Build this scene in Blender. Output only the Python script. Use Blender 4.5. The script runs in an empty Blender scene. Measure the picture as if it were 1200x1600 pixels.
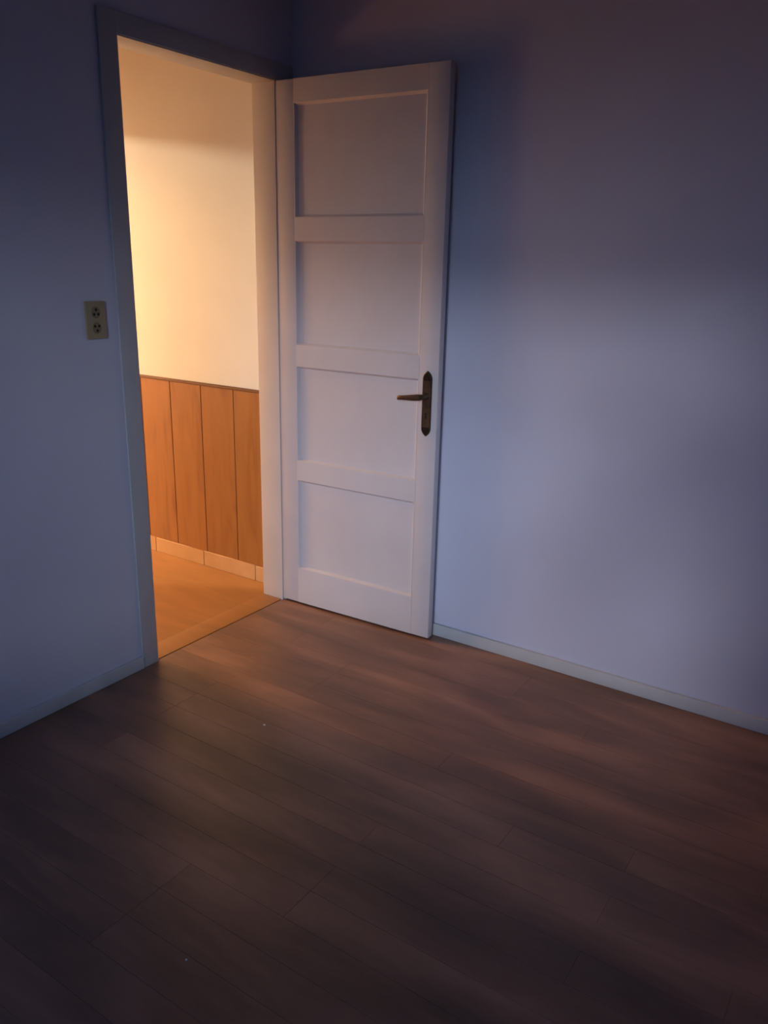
import bpy, bmesh, math, random
from mathutils import Vector, Matrix
random.seed(7)
C = bpy.context.scene.collection
scn = bpy.context.scene

# ------------------------------------------------------------------ camera
cam_d = bpy.data.cameras.new('camera'); cam = bpy.data.objects.new('camera', cam_d); C.objects.link(cam)
YAW, PITCH, ROLL, FPX = 0.5814, 0.2980, 0.0225, 1269.24
cy, sy, cp, sp = math.cos(YAW), math.sin(YAW), math.cos(PITCH), math.sin(PITCH)
f = Vector((-sy*cp, cy*cp, -sp)); r0 = Vector((cy, sy, 0)); u0 = r0.cross(f)
r = r0*math.cos(ROLL) + u0*math.sin(ROLL); u = -r0*math.sin(ROLL) + u0*math.cos(ROLL)
m = Matrix((r, u, -f)).transposed().to_4x4(); m.translation = Vector((2.2052, -2.6460, 1.4428))
cam.matrix_world = m
cam_d.sensor_fit = 'VERTICAL'; cam_d.sensor_height = 32.0; cam_d.lens = FPX*32.0/1600.0
cam_d.clip_start = 0.02; cam_d.clip_end = 100
scn.camera = cam

# ------------------------------------------------------------------ world, lights, exposure
scn.view_settings.view_transform = 'Standard'; scn.view_settings.look = 'None'
scn.view_settings.gamma = 1; scn.view_settings.use_curve_mapping = False
scn.view_settings.exposure = 0.0
w = bpy.data.worlds.new('dusk_sky'); scn.world = w; w.use_nodes = True
w.node_tree.nodes['Background'].inputs[0].default_value = (0.06, 0.34, 1.0, 1)
w.node_tree.nodes['Background'].inputs[1].default_value = 1.5

def lamp(name, kind, loc, energy, col, size=None, aim=None, **k):
    d = bpy.data.lights.new(name, kind); o = bpy.data.objects.new(name, d); C.objects.link(o)
    o.location = loc; d.energy = energy; d.color = col
    if kind in ('POINT', 'SPOT'): d.shadow_soft_size = size
    if kind == 'SUN': d.angle = size
    if aim is not None: o.rotation_euler = Vector(aim).to_track_quat('-Z', 'Y').to_euler()
    for a, b in k.items(): setattr(d, a, b)
    return o
# dusk skylight coming low through the window behind the camera: the open gap in the sky, and broader patches around it
lamp('dusk_glow', 'SUN', (3, -8, 4), 0.58, (0.93, 0.92, 1.0), math.radians(5.5), (-0.30, 1.0, -0.20))
lamp('dusk_sky_patch', 'SUN', (3, -8, 4), 0.78, (0.86, 0.88, 1.0), math.radians(23), (-0.33, 1.0, -0.18))
lamp('dusk_sky_side', 'SUN', (3, -8, 4), 0.40, (0.92, 0.90, 1.0), math.radians(9), (-0.65, 1.0, -0.22))
lamp('dusk_sky_high', 'SUN', (3, -8, 4), 0.32, (0.60, 0.80, 1.0), math.radians(10), (-0.40, 1.0, -0.35))
# tungsten bulbs in the room beyond the hallway and a lower lamp in the hallway (all out of sight)
lamp('tungsten_bulb', 'POINT', (-4.2, -2.25, 2.40), 420, (1.0, 0.82, 0.56), 0.07)
lamp('hallway_lamp', 'POINT', (-1.45, -0.76, 1.15), 15.5, (1.0, 0.34, 0.12), 0.14)
lamp('hallway_bulb', 'POINT', (-3.0, -0.80, 2.40), 150, (1.0, 0.52, 0.14), 0.15)

# ------------------------------------------------------------------ materials
def mat(name, col, rough=0.6, metal=0.0, spec=0.5):
    mt = bpy.data.materials.new(name); mt.use_nodes = True
    b = mt.node_tree.nodes['Principled BSDF']
    b.inputs['Base Color'].default_value = (*col, 1); b.inputs['Roughness'].default_value = rough
    b.inputs['Metallic'].default_value = metal; b.inputs['Specular IOR Level'].default_value = spec
    return mt
def noise_mat(name, stops, scale=3, stretch=(1, 1, 1), rough=0.6, bump=0.0, bump_scale=40, detail=5, metal=0.0,
              distort=0.0, per_object=0.0, spec=0.5, shift=37.0):
    mt = mat(name, stops[0][1], rough, metal, spec); nt = mt.node_tree; N = nt.nodes; L = nt.links
    b = N['Principled BSDF']
    tc = N.new('ShaderNodeTexCoord'); mp = N.new('ShaderNodeMapping'); mp.inputs['Scale'].default_value = stretch
    geo = N.new('ShaderNodeNewGeometry'); L.new(geo.outputs['Position'], mp.inputs['Vector'])
    if per_object:
        oi = N.new('ShaderNodeObjectInfo'); mu = N.new('ShaderNodeMath'); mu.operation = 'MULTIPLY'; mu.inputs[1].default_value = shift
        L.new(oi.outputs['Random'], mu.inputs[0]); cb = N.new('ShaderNodeCombineXYZ')
        for i in range(3): L.new(mu.outputs[0], cb.inputs[i])
        L.new(cb.outputs[0], mp.inputs['Location'])
    nz = N.new('ShaderNodeTexNoise'); nz.inputs['Scale'].default_value = scale; nz.inputs['Detail'].default_value = detail
    nz.inputs['Distortion'].default_value = distort
    L.new(mp.outputs[0], nz.inputs['Vector'])
    cr = N.new('ShaderNodeValToRGB'); e = cr.color_ramp.elements
    e[0].position, e[0].color = stops[0][0], (*stops[0][1], 1); e[1].position, e[1].color = stops[-1][0], (*stops[-1][1], 1)
    for p, c in stops[1:-1]:
        x = e.new(p); x.color = (*c, 1)
    L.new(nz.outputs[0], cr.inputs[0]); out = cr.outputs[0]
    if per_object:
        hs = N.new('ShaderNodeHueSaturation'); mr = N.new('ShaderNodeMapRange')
        mr.inputs['To Min'].default_value = 1 - per_object; mr.inputs['To Max'].default_value = 1 + per_object
        L.new(oi.outputs['Random'], mr.inputs[0]); L.new(mr.outputs[0], hs.inputs['Value']); L.new(out, hs.inputs['Color']); out = hs.outputs[0]
    L.new(out, b.inputs['Base Color'])
    if bump:
        n2 = N.new('ShaderNodeTexNoise'); n2.inputs['Scale'].default_value = bump_scale; n2.inputs['Detail'].default_value = 4
        L.new(geo.outputs['Position'], n2.inputs['Vector'])
        bp = N.new('ShaderNodeBump'); bp.inputs['Strength'].default_value = bump; bp.inputs['Distance'].default_value = 0.01
        L.new(n2.outputs[0], bp.inputs['Height']); L.new(bp.outputs[0], b.inputs['Normal'])
    return mt
M = {}
M['wall'] = noise_mat('wall_paint', [(0.3, (0.57, 0.61, 0.76)), (0.7, (0.63, 0.67, 0.84))], 1.6, rough=0.85, bump=0.12, bump_scale=9, spec=0.2)
M['wall_door'] = noise_mat('door_wall_paint', [(0.3, (0.58, 0.62, 0.75)), (0.7, (0.63, 0.67, 0.80))], 1.6, rough=0.85, bump=0.12, bump_scale=9, spec=0.2)
M['trim'] = noise_mat('grey_trim_paint', [(0.3, (0.44, 0.47, 0.50)), (0.7, (0.50, 0.53, 0.56))], 6, rough=0.5, bump=0.1, bump_scale=25)
M['jamb'] = noise_mat('jamb_paint', [(0.3, (0.70, 0.66, 0.62)), (0.7, (0.76, 0.72, 0.68))], 5, rough=0.5)
M['base'] = noise_mat('baseboard_paint', [(0.3, (0.52, 0.57, 0.61)), (0.7, (0.60, 0.65, 0.69))], 6, rough=0.5, bump=0.1, bump_scale=25)
M['ceil'] = mat('ceiling_paint', (0.45, 0.45, 0.48), 0.9)
M['backwall'] = mat('back_wall_paint', (0.32, 0.32, 0.36), 0.9)
M['door'] = noise_mat('door_white_paint', [(0.3, (0.58, 0.57, 0.61)), (0.7, (0.63, 0.62, 0.66))], 4, rough=0.42, bump=0.05, bump_scale=30)
M['hallwall'] = noise_mat('hallway_cream_paint', [(0.3, (0.78, 0.77, 0.72)), (0.7, (0.82, 0.81, 0.76))], 3, rough=0.8)
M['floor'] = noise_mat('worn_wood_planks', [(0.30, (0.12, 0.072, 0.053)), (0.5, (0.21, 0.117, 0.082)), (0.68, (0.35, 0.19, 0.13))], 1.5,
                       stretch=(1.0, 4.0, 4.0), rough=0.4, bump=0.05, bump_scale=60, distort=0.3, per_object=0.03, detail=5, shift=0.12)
M['subfloor'] = mat('dark_plank_joint', (0.20, 0.108, 0.078), 0.9)
M['hallfloor'] = noise_mat('hallway_floor', [(0.3, (0.37, 0.17, 0.052)), (0.7, (0.46, 0.215, 0.068))], 3, stretch=(1, 5, 5), rough=0.5)
M['tile'] = noise_mat('skirting_tile_glaze', [(0.3, (0.56, 0.32, 0.145)), (0.7, (0.64, 0.37, 0.18))], 8, rough=0.4)
M['grout'] = mat('skirting_grout', (0.30, 0.16, 0.08), 0.9)
M['panel'] = noise_mat('veneer_panel', [(0.22, (0.25, 0.090, 0.020)), (0.45, (0.345, 0.135, 0.030)), (0.75, (0.39, 0.16, 0.038))], 3.0,
                       stretch=(5, 5, 0.8), rough=0.45, distort=1.2, per_object=0.05)
M['panel_joint'] = mat('panel_joint', (0.16, 0.06, 0.02), 0.8)
M['cap'] = mat('wainscot_cap_wood', (0.16, 0.065, 0.022), 0.5)
M['bronze'] = noise_mat('antique_bronze', [(0.3, (0.075, 0.050, 0.034)), (0.7, (0.16, 0.11, 0.07))], 30, rough=0.38, metal=0.75)
M['bronze_dark'] = mat('dark_bronze', (0.035, 0.024, 0.02), 0.4, 0.7)
M['black'] = mat('black_hole', (0.006, 0.005, 0.004), 0.9)
M['outlet'] = mat('aged_cream_plastic', (0.36, 0.31, 0.18), 0.45)
M['outlet_in'] = mat('socket_insert_plastic', (0.23, 0.185, 0.10), 0.45)
M['slot'] = mat('socket_hole_black', (0.02, 0.016, 0.01), 0.8)
M['chip'] = mat('white_paint_chip', (0.85, 0.87, 0.95), 0.6)
M['steel'] = mat('painted_hinge_metal', (0.42, 0.34, 0.26), 0.4, 0.4)
M['ground'] = mat('yard_ground', (0.05, 0.05, 0.045), 1.0)
gl = bpy.data.materials.new('window_glass'); gl.use_nodes = True; nt = gl.node_tree; nt.nodes.clear()
o_ = nt.nodes.new('ShaderNodeOutputMaterial'); mx = nt.nodes.new('ShaderNodeMixShader'); tr = nt.nodes.new('ShaderNodeBsdfTransparent')
gg = nt.nodes.new('ShaderNodeBsdfGlossy'); gg.inputs['Roughness'].default_value = 0.02; mx.inputs[0].default_value = 0.06
nt.links.new(tr.outputs[0], mx.inputs[1]); nt.links.new(gg.outputs[0], mx.inputs[2]); nt.links.new(mx.outputs[0], o_.inputs[0])
M['glass'] = gl

# ------------------------------------------------------------------ mesh helpers
def box(bm, a, b):
    x0, y0, z0 = [min(p, q) for p, q in zip(a, b)]; x1, y1, z1 = [max(p, q) for p, q in zip(a, b)]
    v = [bm.verts.new(p) for p in ((x0,y0,z0),(x1,y0,z0),(x1,y1,z0),(x0,y1,z0),(x0,y0,z1),(x1,y0,z1),(x1,y1,z1),(x0,y1,z1))]
    for q in ((3,2,1,0),(4,5,6,7),(0,1,5,4),(1,2,6,5),(2,3,7,6),(3,0,4,7)): bm.faces.new([v[i] for i in q])
def obj(name, bm, mt, parent=None, bevel=0, seg=2, smooth=False):
    if bevel: bmesh.ops.bevel(bm, geom=list(bm.edges), offset=bevel, segments=seg, affect='EDGES', profile=0.6)
    bmesh.ops.recalc_face_normals(bm, faces=bm.faces)
    me = bpy.data.meshes.new(name); bm.to_mesh(me); bm.free(); me.materials.append(mt)
    if smooth or bevel:
        for p in me.polygons: p.use_smooth = True
        try: me.set_sharp_from_angle(angle=math.radians(40))
        except Exception: pass
    o = bpy.data.objects.new(name, me); C.objects.link(o)
    if parent: o.parent = parent
    return o
def boxes(name, lst, mt, parent=None, bevel=0, seg=2):
    bm = bmesh.new()
    for a, b in lst: box(bm, a, b)
    return obj(name, bm, mt, parent, bevel, seg)
def empty(name, loc=(0, 0, 0), rz=0):
    o = bpy.data.objects.new(name, None); C.objects.link(o); o.location = loc; o.rotation_euler[2] = rz; return o
def tag(o, label, cat, kind=None, group=None):
    o['label'] = label; o['category'] = cat
    if kind: o['kind'] = kind
    if group: o['group'] = group
    return o
def prism(bm, outline, y0, y1, inset=0.0, frac=1.0):
    """outline (x,z) extruded from y0 (back) to y1 (front); front rim shrunk by inset about its own centre line."""
    n = len(outline); cx = sum(p[0] for p in outline)/n; cz = sum(p[1] for p in outline)/n
    hx = max(abs(p[0]-cx) for p in outline); hz = max(abs(p[1]-cz) for p in outline)
    ym = y0 + (y1-y0)*(1-frac)
    A = [bm.verts.new((x, y0, z)) for x, z in outline]
    B = [bm.verts.new((x, ym, z)) for x, z in outline]
    D = [bm.verts.new((cx+(x-cx)*(hx-inset)/hx, y1, cz+(z-cz)*(hz-inset)/hz)) for x, z in outline]
    bm.faces.new(A); bm.faces.new(D[::-1])
    for P, Q in ((A, B), (B, D)):
        for i in range(n): bm.faces.new([P[i], P[(i+1) % n], Q[(i+1) % n], Q[i]])

# ------------------------------------------------------------------ setting
YH, YL, H = -0.092, -0.820, 2.08         # hinge side, latch side, head of the doorway
TW = 0.105                                # thickness of the wall with the doorway
CZ = 2.65
tag(boxes('wall_left', [((-TW, YL, 0), (0, -3.6, CZ)), ((-TW, YH, 0), (0, 0.0, CZ)), ((-TW, YL, H), (0, YH, CZ))], M['wall_door']),
    'dim bluish white wall on the left around the open doorway', 'wall', 'structure')
tag(boxes('wall_right', [((-TW, 0.0, 0), (3.4, 0.15, CZ))], M['wall']),
    'bluish white painted wall on the right behind the open door', 'wall', 'structure')
tag(boxes('wall_side', [((3.4, -3.75, 0), (3.55, 0.15, CZ))], M['backwall']), 'grey side wall to the right of the camera', 'wall', 'structure')
WX0, WX1, WZ0, WZ1 = 1.0, 2.95, 0.60, 2.08
tag(boxes('wall_back', [((-TW, -3.75, 0), (WX0, -3.6, CZ)), ((WX1, -3.75, 0), (3.4, -3.6, CZ)),
                        ((WX0, -3.75, 0), (WX1, -3.6, WZ0)), ((WX0, -3.75, WZ1), (WX1, -3.6, CZ))], M['backwall']),
    'grey wall behind the camera that holds the window', 'wall', 'structure')
tag(boxes('ceiling', [((-5.6, -3.75, CZ), (3.55, 0.16, CZ+0.1))], M['ceil']), 'plain white ceiling above room and hallway', 'ceiling', 'structure')
# floor of planks running along the right wall
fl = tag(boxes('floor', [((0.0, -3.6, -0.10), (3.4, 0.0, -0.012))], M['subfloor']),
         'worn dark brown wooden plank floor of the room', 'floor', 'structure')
PW = 0.1
meshes = {}
y = 0.0; row = 0
while y > -3.59:
    x = 0.0; first = True
    while x < 3.399:
        ln = random.choice((0.9, 1.2, 1.5)) if not first else random.choice((0.3, 0.6, 0.9, 1.2))
        first = False
        if 3.4-(x+ln) < 0.25: ln = 3.4-x
        key = round(ln, 3)
        if key not in meshes:
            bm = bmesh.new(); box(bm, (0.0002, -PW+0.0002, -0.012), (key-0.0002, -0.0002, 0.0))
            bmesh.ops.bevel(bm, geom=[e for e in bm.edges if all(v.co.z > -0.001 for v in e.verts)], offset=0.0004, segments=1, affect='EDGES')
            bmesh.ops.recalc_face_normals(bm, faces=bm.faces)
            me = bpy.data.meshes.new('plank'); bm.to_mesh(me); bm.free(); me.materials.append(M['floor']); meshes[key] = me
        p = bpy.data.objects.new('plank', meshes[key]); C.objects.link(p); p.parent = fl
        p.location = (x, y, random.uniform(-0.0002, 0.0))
        x += ln
    y -= PW; row += 1
# hallway
tag(boxes('floor_hallway', [((-5.5, -3.6, -0.10), (-TW-0.004, 0.01, -0.001))], M['hallfloor']),
    'orange lit floor of the hallway beyond the doorway', 'floor', 'structure')
hw = tag(boxes('wall_hallway', [((-5.5, 0.012, 0), (-TW, 0.15, CZ))], M['hallwall']),
         'warm lit cream hallway wall seen through the doorway', 'wall', 'structure')
tag(boxes('wall_partition', [((-1.92, -3.6, 0), (-1.80, -1.02, CZ)), ((-1.92, -1.02, 2.08), (-1.80, 0.012, CZ))], M['hallwall']),
    'cream partition wall with an opening at the far side of the hallway', 'wall', 'structure')
tag(boxes('wall_far', [((-5.6, -3.75, 0), (-5.5, 0.15, CZ))], M['hallwall']), 'cream end wall of the lit room beyond the hallway', 'wall', 'structure')
tag(boxes('wall_hallway_back', [((-5.5, -3.75, 0), (-TW, -3.6, CZ))], M['hallwall']), 'cream wall closing the hallway at the back', 'wall', 'structure')
# wainscot on the hallway wall
wn = tag(boxes('trim_3', [((-1.80, 0.006, 0.074), (-TW-0.002, 0.012, 0.886))], M['panel_joint']),
         'orange-brown veneer wainscot of vertical panels on the hallway wall', 'wainscot', 'structure')
xs = [-1.79, -1.579, -1.375, -1.171, -0.967, -0.763, -0.559, -0.355, -TW-0.003]
for i in range(8):
    bm = bmesh.new(); box(bm, (xs[i]+0.0016, 0.0, 0.074), (xs[i+1]-0.0016, 0.006, 0.886))
    obj('panel', bm, M['panel'], wn, 0.001, 1)
boxes('cap_strip', [((-1.79, -0.004, 0.886), (-TW-0.003, 0.012, 0.898))], M['cap'], wn, 0.0015, 1)
sk = tag(boxes('baseboard_hallway', [((-1.80, 0.004, 0), (-TW-0.002, 0.012, 0.072))], M['grout']),
         'orange glazed tile skirting under the wainscot in the hallway', 'baseboard', 'structure')
xs = [-1.79, -1.601, -1.262, -0.925, -0.582, -0.245, -TW-0.003]
for i in range(6):
    bm = bmesh.new(); box(bm, (xs[i]+0.0014, -0.004, 0.0), (xs[i+1]-0.0014, 0.004, 0.074 if i % 2 else 0.0755))
    obj('tile', bm, M['tile'], sk, 0.001, 1)
# doorway trim: jambs, casings, head
tr_ = tag(empty('trim_1', (0, (YH+YL)/2, 0)), 'painted door frame with flat grey casing around the doorway', 'door frame', 'structure')
def tb(name, lst, mt, bev=0.002):
    o = boxes(name, lst, mt, tr_, bev); o.matrix_parent_inverse = Matrix.Translation(-tr_.location); return o
JT = 0.008
tb('jamb', [((-TW-0.004, YH-JT, 0), (0.004, YH+0.001, H))], M['jamb'], 0.0025)
tb('jamb', [((-TW-0.004, YL-0.001, 0), (0.006, YL+JT, H))], M['jamb'], 0.0025)
tb('head_jamb', [((-TW-0.004, YL, H-0.004), (0.006, YH, H+0.012))], M['trim'])  # darker grey than the jambs stands in for shade under the head
tb('casing', [((0.0005, YL-0.064, 0), (0.009, YL+0.002, H+0.060))], M['trim'], 0.0012)
tb('casing', [((0.0005, YH+0.002, 0), (0.012, -0.003, H+0.002))], M['trim'], 0.002)
tb('head_casing', [((0.0005, YL+0.002, H+0.001), (0.009, -0.003, H+0.060))], M['trim'], 0.0012)
tb('threshold', [((-TW-0.004, YL+JT, -0.02), (-0.004, YH-JT, 0.0015))], M['hallfloor'], 0.001)
# skirting boards of the room
tag(boxes('baseboard_right', [((0.016, -0.014, 0), (3.4, 0.0, 0.050))], M['base'], None, 0.004),
    'low white painted baseboard along the right wall', 'baseboard', 'structure')
tag(boxes('baseboard_left', [((0.0, -3.6, 0), (0.013, YL-0.064, 0.048))], M['base'], None, 0.004),
    'low greyish white baseboard along the left wall', 'baseboard', 'structure')
# window behind the camera
wi = tag(empty('window_1', ((WX0+WX1)/2, -3.67, WZ0)), 'wide window in the wall behind the camera', 'window', 'structure')
def wb(name, lst, mt, bev=0.0):
    o = boxes(name, lst, mt, wi, bev); o.matrix_parent_inverse = Matrix.Translation(-wi.location); return o
wb('window_frame', [((WX0, -3.70, WZ0), (WX0+0.05, -3.65, WZ1)), ((WX1-0.05, -3.70, WZ0), (WX1, -3.65, WZ1)),
                    ((WX0, -3.70, WZ0), (WX1, -3.65, WZ0+0.05)), ((WX0, -3.70, WZ1-0.05), (WX1, -3.65, WZ1))], M['trim'])
for k in (1,):
    X = WX0 + (WX1-WX0)*k/2
    wb('mullion', [((X-0.018, -3.695, WZ0+0.05), (X+0.018, -3.655, WZ1-0.05))], M['trim'])
for k in range(2):
    X0 = WX0+0.05 + (WX1-WX0-0.1)*k/2; X1 = X0 + (WX1-WX0-0.1)/2
    wb('pane', [((X0, -3.677, WZ0+0.05), (X1, -3.673, WZ1-0.05))], M['glass'])
wb('window_sill', [((WX0-0.05, -3.60, WZ0-0.03), (WX1+0.05, -3.52, WZ0))], M['trim'], 0.004)
tag(boxes('ground', [((-20, -40, -0.6), (20, -3.76, -0.5))], M['ground']), 'dark yard ground outside the window', 'ground', 'structure')

# ------------------------------------------------------------------ the open door (its own frame: x along the leaf, -y towards the viewer)
TH, WD = 0.0333, 0.732
DT = 0.034
dr = tag(empty('door_1', (0.005, YH-0.005, 0), TH), 'open white wooden door with four recessed panels and bronze handle', 'door', 'structure')
Z0, Z1 = 0.010, 2.077
SL, SR = 0.083, 0.652
PZ = [(0.165, 0.567), (0.643, 1.040), (1.117, 1.519), (1.597, 2.001)]
boxes('stile', [((0, 0, Z0), (SL, DT, Z1))], M['door'], dr, 0.002)
boxes('stile', [((SR, 0, Z0), (WD, DT, Z1))], M['door'], dr, 0.002)
zz = [Z0] + [q for p in PZ for q in p] + [Z1]
for i in range(5):
    bm = bmesh.new(); box(bm, (SL, 0.0, zz[2*i]), (SR, DT, zz[2*i+1])); obj('rail', bm, M['door'], dr)
for a, b in PZ:
    boxes('recessed_panel', [((SL, 0.0125, a), (SR, DT-0.0125, b))], M['door'], dr)
    bm = bmesh.new()                                             # sloped moulding on both faces
    for (yf, yb) in ((0.0004, 0.0126), (DT-0.0004, DT-0.0126)):
        W = 0.013
        prof = [(0, yf), (W*0.30, yf), (W, yb)]
        loops = [[bm.verts.new((x, yy, z)) for x, z in ((SL+o, a+o), (SR-o, a+o), (SR-o, b-o), (SL+o, b-o))] for o, yy in prof]
        for P, Q in zip(loops, loops[1:]):
            for i in range(4): bm.faces.new([P[i], P[(i+1) % 4], Q[(i+1) % 4], Q[i]])
    obj('moulding', bm, M['door'], dr)
# hinges
for z in (0.25, 1.05, 1.85):
    bm = bmesh.new(); bmesh.ops.create_cone(bm, cap_ends=True, segments=12, radius1=0.005, radius2=0.005, depth=0.08,
                                           matrix=Matrix.Translation((-0.001, DT+0.003, z)))
    obj('hinge', bm, M['steel'], dr, smooth=True)
# handle plate with pointed arch ends, both sides of the door
def plate_outline(cx, z0, z1, hw, tip):
    pts = []
    n = 8
    for i in range(n+1):
        t = i/n; pts.append((cx + hw*(1-t**2.7), z1-tip + tip*t))
    left = [(2*cx-x, z) for x, z in pts[:-1]][::-1]
    top = pts + left
    bot = [(x, z0+z1-z) for x, z in top][::-1]
    return bot + top
PX, PZ0, PZ1, PH = 0.689, 0.826, 1.069, 0.0195
for side in (-1, 1):
    yb = 0.0 if side < 0 else DT
    bm = bmesh.new(); ol = plate_outline(PX, PZ0, PZ1, PH, 0.034)
    ol = list(reversed(ol)); prism(bm, ol, yb, yb+side*0.007, 0.0035, 0.5)
    pl = obj('handle_plate', bm, M['bronze'], dr)
    if side < 0: pl['label'] = 'antique bronze handle plate with pointed ends'
    for (za, zb) in ((PZ0+0.003, PZ0+0.035), (PZ1-0.035, PZ1-0.003)):
        bm = bmesh.new(); up = zb > 1.0
        hw_ = PH-0.0045; tip = zb-za-0.002
        arc = []
        for i in range(9):
            t = i/8; arc.append((PX+hw_*(1-t**2.7), za + tip*t))
        arc = arc + [(2*PX-x, z) for x, z in arc[:-1]][::-1]
        if not up: arc = [(x, za+zb-z) for x, z in arc][::-1]
        prism(bm, arc, yb+side*0.0068, yb+side*0.009, 0.001, 0.5)
        obj('plate_tip', bm, M['bronze_dark'], pl)
    # keyhole
    bm = bmesh.new(); kz = 0.903
    k = [(PX+0.0036*math.cos(a), kz+0.008+0.0036*math.sin(a)) for a in [math.radians(d) for d in range(-50, 231, 28)]]
    k += [(PX-0.0026, kz-0.009), (PX+0.0026, kz-0.009)]
    prism(bm, k, yb+side*0.0055, yb+side*0.0078, 0.0002, 0.5); obj('keyhole', bm, M['black'], pl)
    # lever: neck and bent tapering grip
    bm = bmesh.new(); LZ = 0.977
    ring = []
    path = [((PX, 0.006), 0.0105, 0.0105), ((PX, 0.012), 0.0100, 0.0100), ((PX, 0.030), 0.0075, 0.0075), ((PX-0.001, 0.040), 0.0085, 0.0085),
            ((PX-0.008, 0.048), 0.0085, 0.0098), ((PX-0.020, 0.050), 0.0065, 0.0100), ((PX-0.050, 0.050), 0.0055, 0.0085),
            ((PX-0.080, 0.048), 0.0050, 0.0070), ((PX-0.097, 0.047), 0.0050, 0.0072), ((PX-0.100, 0.047), 0.0035, 0.0055)]
    for i, ((x, d), ra, rb) in enumerate(path):
        p0 = path[max(0, i-1)][0]; p1 = path[min(len(path)-1, i+1)][0]
        tx, ty = p1[0]-p0[0], p1[1]-p0[1]; l = math.hypot(tx, ty); nx, ny = -ty/l, tx/l
        ring.append([bm.verts.new((x+nx*ra*math.cos(a), yb+side*(d+ny*ra*math.cos(a)), LZ-0.10*(PX-x)+1.2*rb*math.sin(a))) for a in [2*math.pi*j/14 for j in range(14)]])
    bm.faces.new(ring[0]); bm.faces.new(ring[-1][::-1])
    for P, Q in zip(ring, ring[1:]):
        for j in range(14): bm.faces.new([P[j], P[(j+1) % 14], Q[(j+1) % 14], Q[j]])
    obj('lever', bm, M['bronze'], pl, smooth=True)
# latch plate on the free edge
boxes('latch_plate', [((WD-0.0005, 0.007, 0.86), (WD+0.001, DT-0.007, 1.03))], M['door'], dr)

# ------------------------------------------------------------------ wall outlet
oy, oz = -0.970, 1.250
ot = tag(empty('wall_outlet', (0.0, oy, oz)), 'aged cream double power outlet plate on the left wall beside the door casing', 'outlet')
def ob(name, lst, mt, parent=ot, bev=0.0): return boxes(name, lst, mt, parent, bev)
ob('face_plate', [((0.0, -0.0365, -0.058), (0.008, 0.0365, 0.058))], M['outlet'], ot, 0.003)
for s in (1, -1):
    bm = bmesh.new(); cz = s*0.0235
    n = 20; A = []; B = []
    for i in range(n):
        a = 2*math.pi*i/n; A.append(bm.verts.new((0.0075, 0.0165*math.cos(a), cz+0.0185*math.sin(a)))); B.append(bm.verts.new((0.0095, 0.0155*math.cos(a), cz+0.0175*math.sin(a))))
    bm.faces.new(B)
    for i in range(n): bm.faces.new([A[i], A[(i+1) % n], B[(i+1) % n], B[i]])
    so = obj('socket', bm, M['outlet_in'], ot)
    for (dy, dz) in ((0, 0.0085*s), (-0.0078, -0.0055*s), (0.0078, -0.0055*s)):
        bm = bmesh.new()
        bmesh.ops.create_cone(bm, cap_ends=True, segments=12, radius1=0.0042, radius2=0.0042, depth=0.0012,
                              matrix=Matrix.Translation((0.0098, dy, cz+dz)) @ Matrix.Rotation(math.pi/2, 4, 'Y'))
        obj('pin_hole', bm, M['slot'], so)

# ------------------------------------------------------------------ crumbs on the floor
def chip(loc, s, label):
    bm = bmesh.new()
    vs = [bm.verts.new((s*math.cos(a)*random.uniform(0.7, 1.1), s*math.sin(a)*random.uniform(0.6, 1.0), z)) for z in (0, s*0.5) for a in [i*math.pi/3 for i in range(6)]]
    bm.faces.new(vs[:6][::-1]); bm.faces.new(vs[6:])
    for i in range(6): bm.faces.new([vs[i], vs[(i+1) % 6], vs[6+(i+1) % 6], vs[6+i]])
    o = obj('paint_chip', bm, M['chip']); o.location = loc
    tag(o, label, 'paint chip', None, 'paint chips on the floor')
chip((0.6234, -0.9175, 0.0), 0.0045, 'tiny white paint chip on the floor below the doorway')
chip((1.1078, -1.7109, 0.0), 0.0030, 'tiny white paint chip on the dark floor near the bottom of the photo')

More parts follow.
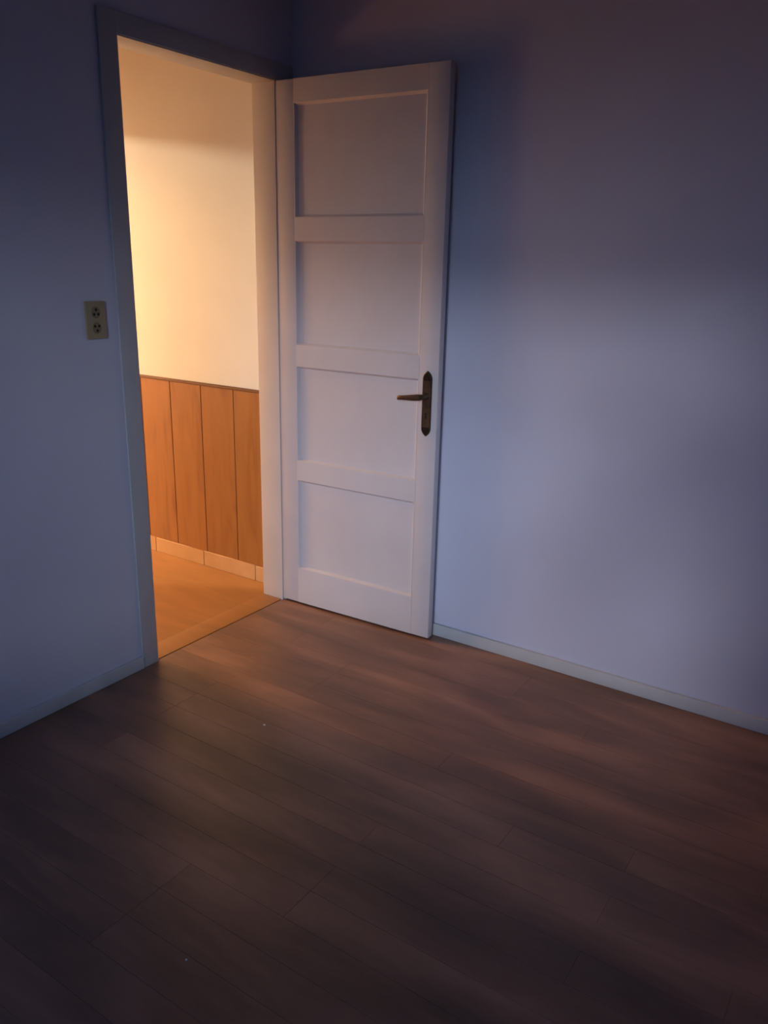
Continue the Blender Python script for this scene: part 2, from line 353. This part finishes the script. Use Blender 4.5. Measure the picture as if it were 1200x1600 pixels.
# ------------------------------------------------------------------ unseen tree, added and shaped to mottle the dusk light on the right wall
M['leaf'] = noise_mat('dark_leaves', [(0.3, (0.03, 0.05, 0.025)), (0.7, (0.06, 0.09, 0.04))], 8, rough=0.7)
M['bark'] = mat('dark_bark', (0.06, 0.045, 0.035), 0.9)
tree = tag(empty('shadow_tree', (4.3, -4.9, -0.5)), 'added leafy tree, unseen behind the camera, that mottles the light on the right wall', 'tree')
def branch(pts, r0, r1, name='branch'):
    bm = bmesh.new(); rings = []
    for i, p in enumerate(pts):
        rr = r0 + (r1-r0)*i/(len(pts)-1); d = (Vector(pts[min(i+1, len(pts)-1)])-Vector(pts[max(i-1, 0)])).normalized()
        s_ = d.orthogonal().normalized(); t_ = d.cross(s_)
        rings.append([bm.verts.new(Vector(p)+s_*rr*math.cos(a)+t_*rr*math.sin(a)) for a in [j*math.pi/4 for j in range(8)]])
    for P, Q in zip(rings, rings[1:]):
        for j in range(8): bm.faces.new([P[j], P[(j+1) % 8], Q[(j+1) % 8], Q[j]])
    bm.faces.new(rings[0][::-1]); bm.faces.new(rings[-1])
    o = obj(name, bm, M['bark'], tree); o.matrix_parent_inverse = Matrix.Translation(-tree.location); return o
B1 = [(4.3, -4.9, -0.5), (4.2, -4.85, 0.6), (3.9, -4.8, 1.2), (3.43, -4.8, 1.85)]
B2 = [(3.43, -4.8, 1.85), (3.23, -4.8, 1.70), (2.95, -4.8, 1.56), (2.72, -4.8, 1.43), (2.55, -4.8, 1.24)]
B3 = [(3.43, -4.8, 1.90), (3.25, -4.8, 2.01), (2.98, -4.8, 1.90), (2.75, -4.8, 1.78)]
branch(B1, 0.06, 0.03, 'trunk'); branch(B2, 0.03, 0.008); branch(B3, 0.025, 0.008)
bm = bmesh.new()
def leaf_at(c, spread, n):
    for _ in range(n):
        p = Vector(c) + Vector((random.gauss(0, spread), random.gauss(0, spread*1.5), random.gauss(0, spread*0.8)))
        a = Vector((random.uniform(-1, 1), random.uniform(-1, 1), random.uniform(-1, 1))).normalized(); b_ = a.orthogonal().normalized()
        l = random.uniform(0.03, 0.05)
        vs = [bm.verts.new(p + q) for q in (a*-l, b_*l*0.4, a*l, b_*-l*0.4)]; bm.faces.new(vs)
for P, n, sp in ((B2, 95, 0.07), (B3, 45, 0.06)):
    for p, q in zip(P, P[1:]):
        for t in (0.25, 0.75): leaf_at(Vector(p).lerp(Vector(q), t), sp, n)
leaf_at((3.43, -4.8, 1.0), 0.14, 150)
lv = obj('foliage', bm, M['leaf'], tree); lv.matrix_parent_inverse = Matrix.Translation(-tree.location); lv['kind'] = 'stuff'
